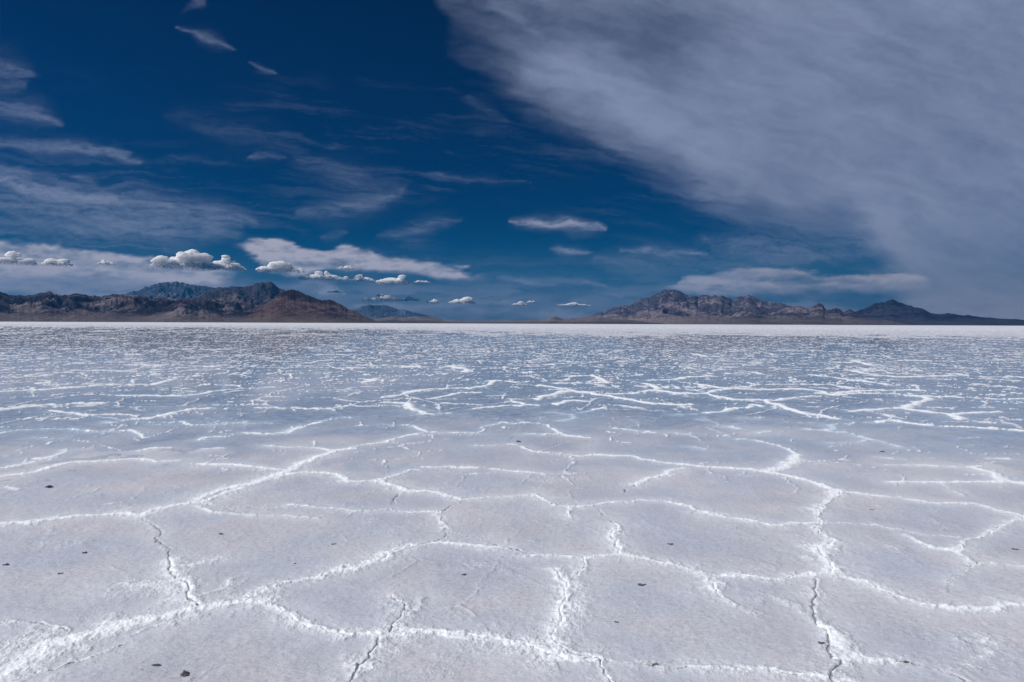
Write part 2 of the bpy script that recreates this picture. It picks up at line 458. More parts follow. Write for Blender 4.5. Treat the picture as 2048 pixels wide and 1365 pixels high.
net2 = np.exp(-(e2 / (.020 + .0005 * np.minimum(RD, 100))) ** 2) * sstep(.50, .62, fbm(GX * 1.9, GY * 1.2, 4, 34, .6)) * (.30 + .62 * sstep(5.0, 9, RD))
SALT = np.maximum(SALT, np.maximum(net, net2))
# blotches of crust that stand out of the shallow water, more of them further off
bl = fbm(GX * .9 + 4, GY * .9, 5, 44, .62)
bl2 = np.where(RD < 24, fbm(GX * 4.6 + 4, GY * 2.2, 4, 45, .62), fbm(GX * 8.5, GY * 2.6, 4, 46, .66))
SALT = np.maximum(SALT, sstep(.575, .70, .45 * bl + .55 * bl2 + .035 * sstep(15, 50, RD)) * sstep(9, 20, RD) * (.55 + .45 * sstep(.4, .6, fbm(GX * 2.1, GY * .8, 3, 47))))
# drifting dustings of salt round the ridges near the camera
du = fbm(GX * 3.1, GY * 3.1, 5, 55, .6)
SALT = np.clip(SALT + sstep(.60, .80, du) * .35 * (1 - sstep(7, 12, RD)), 0, 1)

SALT = np.maximum(SALT, (.15 + .70 * fbm(GX * .9, GY * .25, 4, 81, .6)) * sstep(.6, 2.2, RD / (130 + 160 * sstep(0.1, -.6, np.mod(AZ + math.pi, 2 * math.pi) - math.pi))))
# height of the crust (m); the water surface is z = 0
AZw = np.mod(AZ + math.pi, 2 * math.pi) - math.pi
shore_n = 3.6 + (fbm(GX * .45, GY * .45, 3, 61) - .5) * 5.0
shore_f = np.where(AZw < 0, 190, 110) + 0 * AZw
shore_f = 140 + 170 * sstep(0.1, -.6, AZw) + (fbm(GX * .02, GY * .02, 3, 62) - .5) * 40
base = 0.008 - 0.0175 * sstep(0, 1, (RD - shore_n) / 8.0)
base = np.where(RD > 40, base + 0.030 * sstep(.45, 1.35, RD / shore_f), base)
rough = (fbm(GX * 5, GY * 5, 4, 71, .6) - .5) * .010 + (fbm(GX * .8, GY * .8, 3, 72) - .5) * .012
gr_ = fbm(GX * 26, GY * 26, 4, 73, .65)
ridge_h = SALT * np.where(RD < 12, .004 + .020 * gr_ * gr_, np.where(RD < 45, .024, .021))
rough += (fbm(GX * .35, GY * .12, 4, 75, .6) - .5) * .022 * sstep(50, 100, RD)
Z = base + rough * (1 + .8 * sstep(40, 90, RD)) + ridge_h
Z += (fbm(GX * 40, GY * 40, 3, 74, .6) - .5) * .006 * (0.4 + 1.2 * SALT) * (1 - sstep(6, 14, RD))
Z -= .009 * np.exp(-(CRK / .010) ** 2) * (1 - sstep(6, 14, RD))
Z = np.where(RD > 400, 0.02, Z)
DAMP = 1 - sstep(.004, .030, Z + .006 * (fbm(GX * 1.2, GY * 1.2, 3, 77) - .5)) * .8

ground_me = grid_mesh("salt_flat", GX, GY, Z, {"salt": SALT, "crack": CRK, "damp": DAMP, "dist": RD, "dust": DUST * (.35 + 1.1 * fbm(GX * 2.3, GY * 2.3, 4, 91, .6))}, wrap=True, centre=(0, 0, 0.014))

m, t, out = new_mat("salt_crust")
geo = t.add("ShaderNodeNewGeometry"); P = geo.outputs["Position"]
sa = t.attr("salt"); cr = t.attr("crack"); dm = t.attr("damp")
n1 = t.noise(P, 22, 6, .65); n2 = t.noise(P, 90, 4, .6); n3 = t.noise(P, 1.3, 4, .5); n4 = t.noise(P, 5, 5, .6, .4)
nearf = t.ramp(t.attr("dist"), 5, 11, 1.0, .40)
n5 = t.noise(P, 55, 5, .7, .5)
s1 = t.math('ADD', t.math('MULTIPLY', t.math('SUBTRACT', n1, .5), 1.1), t.math('MULTIPLY', t.math('SUBTRACT', n2, .5), .8))
s1 = t.math('ADD', s1, t.math('MULTIPLY', t.math('SUBTRACT', n5, .5), 1.0))
s1 = t.math('ADD', sa, t.math('MULTIPLY', s1, nearf))
white = t.ramp(s1, .22, .92)
# anisotropic wind grain
mp = t.add("ShaderNodeMapping"); mp.inputs["Rotation"].default_value = (0, 0, R(28)); mp.inputs["Scale"].default_value = (1, 3.6, 1)
t.link(P, mp.inputs[0])
g1 = t.noise(mp.outputs[0], 34, 5, .7); g2 = t.noise(mp.outputs[0], 9, 4, .6)
body = t.mix(t.ramp(n3, .38, .62), (.455, .495, .582, 1), (.545, .545, .588, 1))
body = t.mix(t.ramp(n4, .5, .75, 0, .35), body, (.60, .61, .68, 1))
body = t.mix(t.ramp(g1, .48, .66, 0, .70), body, (.33, .345, .42, 1))
body = t.mix(t.ramp(g2, .52, .72, 0, .38), body, (.64, .65, .72, 1))
# mud stained patches
mud = t.math('MULTIPLY', t.ramp(t.noise(P, .55, 5, .6), .60, .72), t.ramp(n1, .40, .62))
body = t.mix(t.math('MULTIPLY', mud, .50), body, (.37, .335, .355, 1))
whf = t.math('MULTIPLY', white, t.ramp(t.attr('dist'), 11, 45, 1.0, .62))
n6 = t.noise(P, .95, 3, .5, .3); body = t.mix(t.ramp(n6, .46, .64, 0, .45), body, (.40, .405, .475, 1))
n7 = t.noise(P, 48, 3, .75); body = t.mix(t.ramp(n7, .56, .70, 0, .62), body, (.27, .27, .33, 1))
body = t.mix(t.ramp(n7, .42, .30, 0, .40), body, (.70, .72, .77, 1))
body = t.mix(t.math('MULTIPLY', t.attr('dust'), .62, clamp=True), body, (.665, .69, .745, 1))
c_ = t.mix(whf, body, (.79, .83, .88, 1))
crn = t.math('ADD', cr, t.math('MULTIPLY', t.math('SUBTRACT', n1, .45), .022))
crk = t.ramp(crn, .0035, .0085, 1, 0)
c_ = t.mix(t.math('MULTIPLY', crk, .58), c_, (.13, .135, .17, 1))
vo = t.add("ShaderNodeTexVoronoi"); vo.inputs["Scale"].default_value = 2.7; t.link(P, vo.inputs["Vector"])
pit = t.math('MULTIPLY', t.ramp(t.math('ADD', vo.outputs["Distance"], t.math('MULTIPLY', n2, .05)), .040, .062, 1, 0), t.ramp(n4, .52, .6))
c_ = t.mix(t.math('MULTIPLY', pit, .7), c_, (.16, .16, .20, 1))
bs = t.add("ShaderNodeBsdfPrincipled")
t.link(c_, bs.inputs["Base Color"])
t.val(bs.inputs["Roughness"], t.math('SUBTRACT', .95, t.math('MULTIPLY', t.math('MULTIPLY', dm, .40), t.math('SUBTRACT', 1.0, white))))
bs.inputs["Specular IOR Level"].default_value = .35
bh = t.math('ADD', t.math('MULTIPLY', n1, .006), t.math('MULTIPLY', n2, .0025))
bh = t.math('ADD', bh, t.math('MULTIPLY', g1, .004))
bh = t.math('ADD', bh, t.math('MULTIPLY', white, .004))
bh = t.math('SUBTRACT', bh, t.math('MULTIPLY', t.math('ADD', crk, pit), .008))
bp = t.add("ShaderNodeBump"); bp.inputs["Strength"].default_value = .8; bp.inputs["Distance"].default_value = 1.0
t.link(bh, bp.inputs["Height"]); t.link(bp.outputs[0], bs.inputs["Normal"])
t.link(bs.outputs[0], out.inputs[0])
link("salt_flat", ground_me, m, kind='structure')

# ------------------------------------------------------------------ shallow water: a level sheet at z = 0
wa = R(1.0) * np.arange(-75, 75.1, .5); wr = np.geomspace(2.6, 330, 260)
A2, R2 = np.meshgrid(wa, wr)
WXX = np.sin(A2) * R2; WYY = np.cos(A2) * R2
FILM = sstep(4.8, 13.0, R2 + (fbm(WXX * .5, WYY * .5, 4, 401) - .5) * 8)
water_me = grid_mesh("water", np.sin(A2) * R2, np.cos(A2) * R2, np.zeros_like(A2), {"film": FILM})
m, t, out = new_mat("shallow_water")
geo = t.add("ShaderNodeNewGeometry"); P = geo.outputs["Position"]
gl = t.add("ShaderNodeBsdfGlossy"); gl.inputs["Roughness"].default_value = .06; gl.inputs["Color"].default_value = (1, 1, 1, 1)
tr = t.add("ShaderNodeBsdfTransparent"); t.link(t.mix(t.attr('film'), (1, 1, 1, 1), (.87, .93, .985, 1)), tr.inputs['Color'])
fr = t.add("ShaderNodeFresnel"); fr.inputs["IOR"].default_value = 1.34
bp = t.add("ShaderNodeBump"); bp.inputs["Strength"].default_value = .35; bp.inputs["Distance"].default_value = 1.0
mp = t.add("ShaderNodeMapping"); t.link(P, mp.inputs[0])
t.link(t.math('MULTIPLY', t.noise(mp.outputs[0], 3.0, 3, .5), .006), bp.inputs["Height"])
t.link(bp.outputs[0], gl.inputs["Normal"]); t.link(bp.outputs[0], fr.inputs["Normal"])
mx = t.add("ShaderNodeMixShader"); fm = t.math('MULTIPLY', t.attr('film'), t.ramp(t.noise(P, 6, 5, .65), .30, .62, .42, 1.0)); t.link(t.math('MULTIPLY', fr.outputs[0], fm), mx.inputs[0]); t.link(tr.outputs[0], mx.inputs[1]); t.link(gl.outputs[0], mx.inputs[2])
t.link(mx.outputs[0], out.inputs[0])
link("water", water_me, m, kind='structure')

# ------------------------------------------------------------------ mountains
def rock_mat(name, lo, hi, dark, fan, hmax, snow=None, patch=.55, scale=1.0):
    m, t, out = new_mat(name)
    geo = t.add("ShaderNodeNewGeometry"); P = geo.outputs["Position"]
    sp = t.add("ShaderNodeSeparateXYZ"); t.link(P, sp.inputs[0]); z = sp.outputs[2]
    n1 = t.noise(P, .0016 * scale, 6, .6, .3); n2 = t.noise(P, .006 * scale, 6, .72); n3 = t.noise(P, .0006 * scale, 4, .5)
    c = t.mix(t.ramp(n3, .38, .62), lo, hi)
    c = t.mix(t.ramp(t.math('ADD', n1, t.math('MULTIPLY', z, .16 / hmax)), patch - .02, patch + .06), c, dark)
    c = t.mix(t.ramp(n2, .48, .62, 0, .65), c, dark)
    c = t.mix(t.ramp(n2, .46, .36, 0, .45), c, tuple(min(1, q * 1.5) for q in hi[:3]) + (1,))
    # gravel fan at the foot
    f = t.ramp(t.math('ADD', t.math('DIVIDE', z, hmax), t.math('MULTIPLY', n2, .12)), .13, .30, 1, 0)
    c = t.mix(t.math('MULTIPLY', f, .85), c, fan)
    if snow:
        s = t.ramp(t.math('ADD', t.math('DIVIDE', z, hmax), t.math('MULTIPLY', n2, .9)), snow, snow + .12)
        c = t.mix(s, c, (.80, .82, .86, 1))
    b = t.add("ShaderNodeBsdfDiffuse"); t.link(c, b.inputs[0])
    bp = t.add("ShaderNodeBump"); bp.inputs["Strength"].default_value = 1.0; bp.inputs["Distance"].default_value = 1.0
    t.link(t.math('ADD', t.math('MULTIPLY', n1, 180 / scale), t.math('MULTIPLY', n2, 60 / scale)), bp.inputs["Height"])
    t.link(bp.outputs[0], b.inputs["Normal"])
    t.link(b.outputs[0], out.inputs[0])
    return m

def mountain(name, prof, dc, db, mat, seed, relief=.5, power=1.25, freq=9.0, jag=2.8, extend=0, step=1.0):
    """prof: silhouette in photo pixels; dc / db: distance of the crest and of the foot in m"""
    pa = []; pt = []
    for x, y in prof:
        a, tn = az_tan(x, y); pa.append(a); pt.append(tn)
    a = np.arange(pa[0], pa[-1], step / FPX)
    H = np.interp(a, pa, pt)
    n = (fbm(a * FPX / 7.0, a * 0 + seed, 4, seed) - .5)
    H = H + n * jag * 2 / FPX * np.clip(H * FPX / 25, 0, 1)
    H = np.maximum(H, 0.0)
    v = np.concatenate([np.linspace(0, 1, 90), 1 + np.linspace(.02, .6, 16)])
    V, AA = np.meshgrid(v, a, indexing='ij')
    HH = np.broadcast_to(H, V.shape)
    wob = (fbm(a * FPX / 60.0, a * 0 + 3.3, 3, seed + 5) - .5) * .45
    D = db + (dc * (1 + wob * (dc - db) / dc) - db) * V
    Hc = HH * (dc * (1 + wob * (dc - db) / dc))          # height in m of the crest
    X = np.sin(AA) * D; Y = np.cos(AA) * D
    sc_ = freq / dc
    rg = ridged(X * sc_ + (fbm(X * sc_, Y * sc_, 3, seed + 2) - .5) * 1.2, Y * sc_ * .55, 6, seed + 9, .52)
    rg2 = ridged(X * sc_ * 3.4, Y * sc_ * 1.6, 4, seed + 19, .55)
    up = np.clip(V, 0, 1)
    shape = np.where(V <= 1, up ** power, 1 - (V - 1) * 1.4)
    fall = np.clip(1 - up ** 3, 0, 1)
    mod = 1 + relief * ((rg - .45) * 1.5 + (rg2 - .45) * .55) * fall * sstep(.02, .3, up)
    Z = Hc * shape * mod
    lim = HH * D * (.97 - .06 * fall)
    Z = np.where(V < 1, np.minimum(Z, np.where(Z > lim, lim - (Z - lim) * .6, Z)), Z)
    Z = Z - 12.0 * (1 - sstep(0, .06, up)) + 2
    me = grid_mesh(name, X, Y, Z)
    return link(name, me, mat, kind='structure')

LOWHILLS = [(-420,598),(-250,580),(-120,592),(-40,578),(0,584),(25,591),(51,591),(69,589),(86,585),(99,583),(109,587),(132,592),(152,588),(178,592),(203,593),(229,589),(254,590),(292,594),(330,597),(368,596),(399,597),(440,600),(500,606),(540,618),(600,632),(650,642)]
BLUEP = [(180,612),(230,597),(256,587),(279,580),(300,572),(317,567),(335,564),(350,563),(358,565),(368,567),(385,570),(406,572),(432,575),(460,574),(490,575),(530,580),(600,600)]
DARKP = [(320,640),(370,610),(399,590),(410,583),(425,580),(444,577),(465,576),(482,575),(505,572),(515,567),(523,564),(530,566),(538,563),(545,567),(554,573),(569,582),(590,590),(620,604),(660,630),(690,643)]
BROWN = [(440,642),(470,630),(505,620),(531,608),(545,600),(556,591),(569,582),(580,579),(587,578),(602,585),(622,595),(637,600),(648,599),(658,600),(678,608),(698,618),(721,630),(747,641),(765,645)]
FRONT = [(250,640),(290,632),(325,618),(350,606),(368,602),(390,612),(420,622),(470,634),(520,643)]
FARB = [(670,632),(703,621),(721,613),(735,611),(747,611),(760,612),(772,612),(797,618),(823,625),(848,629),(870,636),(895,644)]
LOWR = [(700,644),(745,641),(759,638),(785,633),(810,635),(848,634),(866,634),(886,640),(930,642),(1000,641.5),(1060,641),(1092,639),(1102,635),(1109,633),(1116,635),(1124,638),(1145,638),(1200,636),(1260,640),(1330,648)]
RIGHT = [(1080,646),(1120,641),(1145,637),(1165,634),(1185,630),(1211,623),(1229,615),(1240,613),(1256,612),(1270,604),(1282,599),(1298,596),(1311,587),(1319,586),(1327,582),(1340,579),(1350,580),(1361,583),(1377,591),(1396,594),(1405,591),(1414,591),(1424,594),(1432,591),(1448,593),(1464,600),(1472,596),(1480,594),(1490,592),(1498,590),(1506,592),(1514,597),(1524,602),(1553,604),(1575,611),(1599,614),(1618,618),(1626,611),(1632,609),(1639,607),(1645,610),(1650,618),(1660,621),(1671,616),(1680,620),(1687,624),(1698,619),(1711,626),(1740,634),(1790,645),(1820,650)]
RFAR = [(1580,635),(1650,626),(1700,624),(1711,623),(1727,618),(1749,608),(1762,604),(1768,607),(1778,602),(1786,600),(1792,603),(1802,607),(1820,612),(1834,616),(1850,622),(1866,628),(1901,628),(1928,630),(1968,635),(2008,638),(2048,640),(2120,640),(2250,632),(2400,640),(2500,648)]

mk = lambda *c: tuple(c) + (1,)
mA = rock_mat("rock_hills", mk(0.226,0.171,0.183), mk(0.305,0.256,0.262), mk(0.055,0.046,0.071), mk(0.201,0.171,0.171), 520, patch=.50)
mB = rock_mat("rock_dark", mk(0.091,0.076,0.088), mk(0.122,0.104,0.107), mk(0.037,0.037,0.055), mk(0.183,0.152,0.140), 780, patch=.50)
mC = rock_mat("rock_rust", mk(0.226,0.140,0.137), mk(0.281,0.195,0.183), mk(0.073,0.051,0.063), mk(0.213,0.165,0.140), 520, patch=.54)
mD = rock_mat("rock_far_snow", mk(0.079,0.098,0.140), mk(0.104,0.122,0.165), mk(0.043,0.061,0.098), mk(0.146,0.146,0.146), 1350, snow=1.33, scale=.9)  # rock colour made bluer to carry part of the distance haze
mE = rock_mat("rock_far", mk(0.061,0.085,0.134), mk(0.085,0.110,0.159), mk(0.043,0.061,0.104), mk(0.171,0.146,0.134), 900, scale=.5)  # blue of the hazy air painted into the rock colour
mF = rock_mat("rock_right", mk(0.165,0.137,0.165), mk(0.213,0.183,0.207), mk(0.051,0.054,0.085), mk(0.226,0.189,0.189), 760, patch=.50)  # rock shifted to purple-blue, so haze over the range is partly painted
mG = rock_mat("rock_right_far", mk(0.091,0.098,0.146), mk(0.122,0.122,0.171), mk(0.051,0.061,0.098), mk(0.134,0.128,0.159), 900, patch=.52, scale=.7)  # far haze put into the bluish rock colour, on top of the air volume
mH = rock_mat("gravel_plain", mk(.150,.130,.140), mk(.185,.160,.165), mk(.09,.08,.10), mk(.160,.140,.145), 200, patch=.6)

mountain("hills", LOWHILLS, 12500, 8200, mA, 11, relief=1.15, power=.8, freq=17)
mountain("mountain", DARKP, 14500, 11500, mB, 23, relief=.6, freq=14)
mountain("mountain", BROWN, 9800, 7600, mC, 35, relief=.5, freq=12)
mountain("hills", FRONT, 9000, 7400, mA, 47, relief=.95, freq=14)
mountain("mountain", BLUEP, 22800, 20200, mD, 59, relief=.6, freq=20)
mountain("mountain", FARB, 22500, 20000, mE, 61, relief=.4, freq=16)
mountain("hills", LOWR, 12000, 9500, mH, 73, relief=.3, freq=12, jag=.5)
mountain("mountain", RIGHT, 16000, 11500, mF, 85, relief=.85, freq=15)
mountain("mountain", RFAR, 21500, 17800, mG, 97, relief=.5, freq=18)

# ------------------------------------------------------------------ high thin clouds: one curved sheet 9 km up
ea = R(1.0) * np.concatenate([np.arange(-88, -48, 2.0), np.arange(-48, 48, .11), np.arange(48, 89, 2.0)])
te = np.concatenate([np.arange(0.0015, .62, .0021), np.geomspace(.63, 3.5, 25)])
EA, TE = np.meshgrid(ea, te)
HC, RE = 9000.0, 6.371e6
DD = RE * (-TE + np.sqrt(TE * TE + 2 * HC / RE))
CXX = np.sin(EA) * DD; CYY = np.cos(EA) * DD; CZZ = DD * TE
PX, PY = photo_px(EA, TE)
wx = PX + (fbm(PX / 90, PY / 40, 4, 201) - .5) * 46 + (fbm(PX / 22, PY / 9, 3, 204) - .5) * 10
wy = PY + (fbm(PX / 90 + 7, PY / 40, 4, 202) - .5) * 26 + (fbm(PX / 30 + 7, PY / 8, 3, 203) - .5) * 7
def sheared(k, sx, sy, seed, octv=5, gain=.55):
    return fbm((wx + k * wy) / sx, (wy - k * wx) / sy, octv, seed, gain)
COV = np.zeros_like(PX); THK = np.zeros_like(PX)
def over(c, thick=0.0):
    global COV, THK
    THK = np.maximum(THK, thick * np.clip(c, 0, 1))
    COV = 1 - (1 - COV) * (1 - np.clip(c, 0, 1))
# big veil, upper right
bx = [-400, 700, 850, 880, 900, 960, 1060, 1200, 1300, 1400, 1500, 1600, 1700, 1740, 1790, 1830, 1900, 2100, 4000]
by = [-900, -420, -120, 0, 60, 130, 205, 275, 325, 385, 428, 445, 462, 500, 560, 640, 700, 760, 800]
yb = np.interp(wx, bx, by)
edge = (yb - wy)
str1 = .6 * sheared(.42, 300, 40, 211) + .4 * sheared(.20, 150, 12, 214, 5)
str2 = sheared(.55, 210, 60, 212)
sharp = sstep(980, 1120, wx)
ee = edge + (str1 - .5) * 85 + (fbm(wx / 120, wy / 70, 4, 216) - .5) * 90
body_ = sstep(-60, 170, ee) * (1 - sharp) + sstep(-30, 95, ee) * sharp
fe = sstep(-70, 40, edge + (str1 - .5) * 190) * .35 * sstep(1000, 1250, wx)
rim = np.exp(-((edge - 95) / 70) ** 2) * sstep(950, 1100, wx)
tex = .70 + .55 * (str2 - .5) + .40 * (fbm(wx / 60, wy / 34, 6, 213, .62) - .5) + .34 * (sheared(.3, 120, 14, 215) - .5) + .24 * rim
hole = np.exp(-(((wx - 1325) / 95) ** 2 + ((wy - 75) / 85) ** 2)) * .62 + np.exp(-(((wx - 1590) / 110) ** 2 + ((wy - 345) / 38) ** 2)) * .30
hole += .34 * np.exp(-(((wx - 960) / 260) ** 2 + ((wy + 20) / 130) ** 2))
hole += .34 * np.exp(-(((wx - 1130) / 130) ** 2 + ((wy - 60) / 60) ** 2))
low = sstep(430, 640, wy)
over(body_ * np.clip(tex - hole - .16 * low, 0, 1) * .92)
over(fe)
def stroke(pts, wd, inten, taper=True, tex=.5):
    """a wisp along a line of points, px in the photo"""
    p = np.array(pts, float)
    best = np.full(PX.shape, 1e9); par = np.zeros(PX.shape)
    ln = np.concatenate([[0], np.cumsum(np.hypot(*np.diff(p, axis=0).T))])
    for i in range(len(p) - 1):
        ax, ay = p[i]; dx, dy = p[i + 1] - p[i]
        q = np.clip(((wx - ax) * dx + (wy - ay) * dy) / (dx * dx + dy * dy), 0, 1)
        d = np.hypot(wx - ax - q * dx, (wy - ay - q * dy) * 1.0)
        mm = d < best
        best = np.where(mm, d, best); par = np.where(mm, (ln[i] + q * (ln[i + 1] - ln[i])) / ln[-1], par)
    ww = wd * (np.sin(np.pi * np.clip(.05 + .90 * par, 0, 1)) ** .85 + .05)
    sn = fbm(wx / 46 + wy / 60, wy / 6 - wx / 40, 5, 231, .62)
    over(inten * (.7 * np.exp(-(best / ww) ** 2) + .3 * np.exp(-(best / ww / 2.2) ** 2)) * np.clip(.9 + tex * (sn - .5) * 4.2, 0, 1.5))
stroke([(372,55),(410,77),(475,101)], 7, .36)
stroke([(380,0),(400,12)], 8, .30); stroke([(500,125),(550,147)], 5, .22)
stroke([(-60,110),(40,145),(72,155)], 14, .32); stroke([(-40,168),(55,172)], 9, .2)
stroke([(-60,200),(60,224),(118,245)], 12, .35)
stroke([(-80,270),(0,284),(110,293),(200,305),(275,320)], 8, .42)
stroke([(210,300),(250,305)], 7, .25)
stroke([(-120,345),(0,362),(60,377),(150,390),(245,402)], 14, .60)
stroke([(150,388),(300,412),(420,430),(520,441)], 13, .34)
stroke([(-60,400),(150,425),(330,440),(480,450)], 26, .30)
stroke([(-60,450),(120,455),(300,462),(470,470)], 22, .24)
stroke([(-40,340),(60,348)], 5, .25); stroke([(150,352),(200,362)], 5, .22)
stroke([(500,311),(565,314)], 4, .25); stroke([(320,312),(490,322)], 3, .12)
stroke([(590,425),(700,412),(760,398),(806,382)], 14, .30)
stroke([(600,320),(700,352),(800,382)], 20, .10); stroke([(330,230),(470,262),(600,300)], 20, .07)
stroke([(760,470),(850,448),(920,440)], 9, .26); stroke([(640,470),(700,466)], 7, .14)
stroke([(830,347),(930,355),(1060,371)], 3, .18)
stroke([(1030,437),(1100,446),(1205,457)], 6.5, .85, tex=.45)
THK = np.maximum(THK, .35 * np.exp(-((PY - 447) / 22) ** 2 - ((PX - 1110) / 120) ** 2))
stroke([(1095,499),(1185,504)], 4, .60); stroke([(1240,504),(1330,501),(1420,503)], 6, .50)
stroke([(940,195),(1010,240)], 12, .08)
stroke([(1000,555),(1130,562),(1210,570)], 7, .42); stroke([(1180,575),(1240,600)], 10, .2)
stroke([(1200,520),(1400,528),(1650,520)], 22, .18)
stroke([(1400,480),(1600,500),(1760,490)], 22, .26)
stroke([(545,572),(620,571),(690,584)], 9, .42); stroke([(640,584),(690,585)], 3, .5)
stroke([(200,570),(330,565),(440,565)], 7, .35)
stroke([(1800,610),(1950,605),(2100,600)], 9, .30); stroke([(1850,575),(2100,570)], 12, .25)
# faint fibres all over the left and middle sky
fb1 = fbm(wx / 210 + wy / 700, wy / 13 - wx / 95, 6, 241, .62); fb2 = fbm(wx / 260, wy / 110, 3, 242)
over(.13 * sstep(.50, .78, fb1) * sstep(.42, .66, fb2) * sstep(60, 330, wy) * (1 - .5 * sstep(700, 1100, wx)))
over(.20 * sstep(.48, .75, fbm(wx / 150, wy / 9 - wx / 160, 5, 243, .6)) * sstep(250, 420, wy) * sstep(620, 200, wx))
# banks with an upper edge
def bank(top, bot, inten, soft_t=6, soft_b=30, seed=0, rag=14):
    tx, ty = zip(*top); bx_, by_ = zip(*bot)
    yt = np.interp(wx, tx, ty); yb_ = np.interp(wx, bx_, by_)
    n = .5 * fbm(PX / 34, PY / 9, 5, 300 + seed, .62) + .5 * fbm(PX / 110, PY / 16, 4, 350 + seed, .6)
    lat = sstep(tx[0] - 25, tx[0] + 25, wx) * (1 - sstep(tx[-1] - 30, tx[-1] + 30, wx))
    c = sstep(-soft_t, soft_t, wy - yt + (n - .5) * rag) * (1 - sstep(-soft_b, soft_b * .5, wy - yb_ + (n - .5) * 24)) * lat
    over(1.2 * inten * c * np.clip(.72 + (n - .42) * 2.2, 0, 1.2), 1.0)
bank([(-400,470),(0,483),(100,490),(180,503),(260,512),(340,516),(460,540)], [(-400,560),(0,575),(250,580),(470,600)], .80, seed=1)
bank([(-400,540),(0,565),(250,560),(450,575)], [(-400,640),(0,650),(500,650)], .36, 20, 40, seed=2)
bank([(480,484),(560,487),(640,498),(700,491),(760,504),(860,512),(930,530),(960,548)], [(480,498),(520,522),(600,556),(650,542),(750,545),(850,550),(960,558)], .82, 5, 10, seed=3, rag=18)
bank([(1330,580),(1380,553),(1410,545),(1450,532),(1530,535),(1600,545),(1760,552),(1850,560)], [(1330,588),(1500,590),(1700,582),(1850,585)], .58, 4, 16, seed=4)
bank([(480,560),(700,575),(1000,585),(1300,600),(1500,610),(2200,600)], [(480,660),(2200,660)], .18, 25, 20, seed=5)
veil = sstep(470, 630, wy) * (.16 + .30 * sstep(.42, .7, fbm(wx / 160, wy / 18, 5, 321)))
over(veil)
COV = COV * sstep(R(86), R(60), np.abs(EA)) * (1 - sstep(1.6, 2.6, TE))
cl_me = grid_mesh("cirrus_clouds", CXX, CYY, CZZ, {"cover": COV, "thick": THK})
m, t, out = new_mat("cirrus")
cv = t.attr("cover")
tl = t.add("ShaderNodeBsdfTranslucent"); t.link(t.mix(t.attr('thick'), (.235, .290, .425, 1), (.43, .435, .52, 1)), tl.inputs['Color'])
tr = t.add("ShaderNodeBsdfTransparent")
mx = t.add("ShaderNodeMixShader"); t.link(t.math('MULTIPLY', cv, 1.0, clamp=True), mx.inputs[0]); t.link(tr.outputs[0], mx.inputs[1]); t.link(tl.outputs[0], mx.inputs[2])
t.link(mx.outputs[0], out.inputs[0])
link("cirrus_clouds", cl_me, m, kind='stuff')

# ------------------------------------------------------------------ cumulus clouds, 31 km off
m, t, out = new_mat("cumulus")
pb = t.add("ShaderNodeBsdfPrincipled"); pb.inputs["Base Color"].default_value = (.97, .955, .945, 1)
pb.inputs["Roughness"].default_value = 1.0; pb.inputs["Specular IOR Level"].default_value = 0.0
pb.inputs["Subsurface Weight"].default_value = 1.0; pb.inputs["Subsurface Radius"].default_value = (1.0, 1.0, 1.0)
pb.inputs["Subsurface Scale"].default_value = 800.0
tc = t.add("ShaderNodeTexCoord"); sz = t.add("ShaderNodeSeparateXYZ"); t.link(tc.outputs["Object"], sz.inputs[0])
cn = t.noise(tc.outputs["Object"], 4.0, 5, .7)
al = t.ramp(t.math('ADD', sz.outputs[2], t.math('MULTIPLY', t.math('SUBTRACT', cn, .5), 1.0)), -.12, .46)
tp = t.add("ShaderNodeBsdfTransparent"); mx2 = t.add("ShaderNodeMixShader")
t.link(al, mx2.inputs[0]); t.link(tp.outputs[0], mx2.inputs[1]); t.link(pb.outputs[0], mx2.inputs[2]); t.link(mx2.outputs[0], out.inputs[0])
m_cu = m
import bmesh
_bm = bmesh.new(); bmesh.ops.create_icosphere(_bm, subdivisions=4, radius=1.0)
_bm.verts.ensure_lookup_table()
ICO = np.array([v.co[:] for v in _bm.verts]); ICF = np.array([[v.index for v in f.verts] for f in _bm.faces]); _bm.free()
def noise3(p, s, seed):
    return (fbm(p[:, 0] * s, p[:, 1] * s + p[:, 2] * s * 1.7, 3, seed) + fbm(p[:, 2] * s, p[:, 0] * s * 1.3 + p[:, 1] * s, 3, seed + 5)) / 2
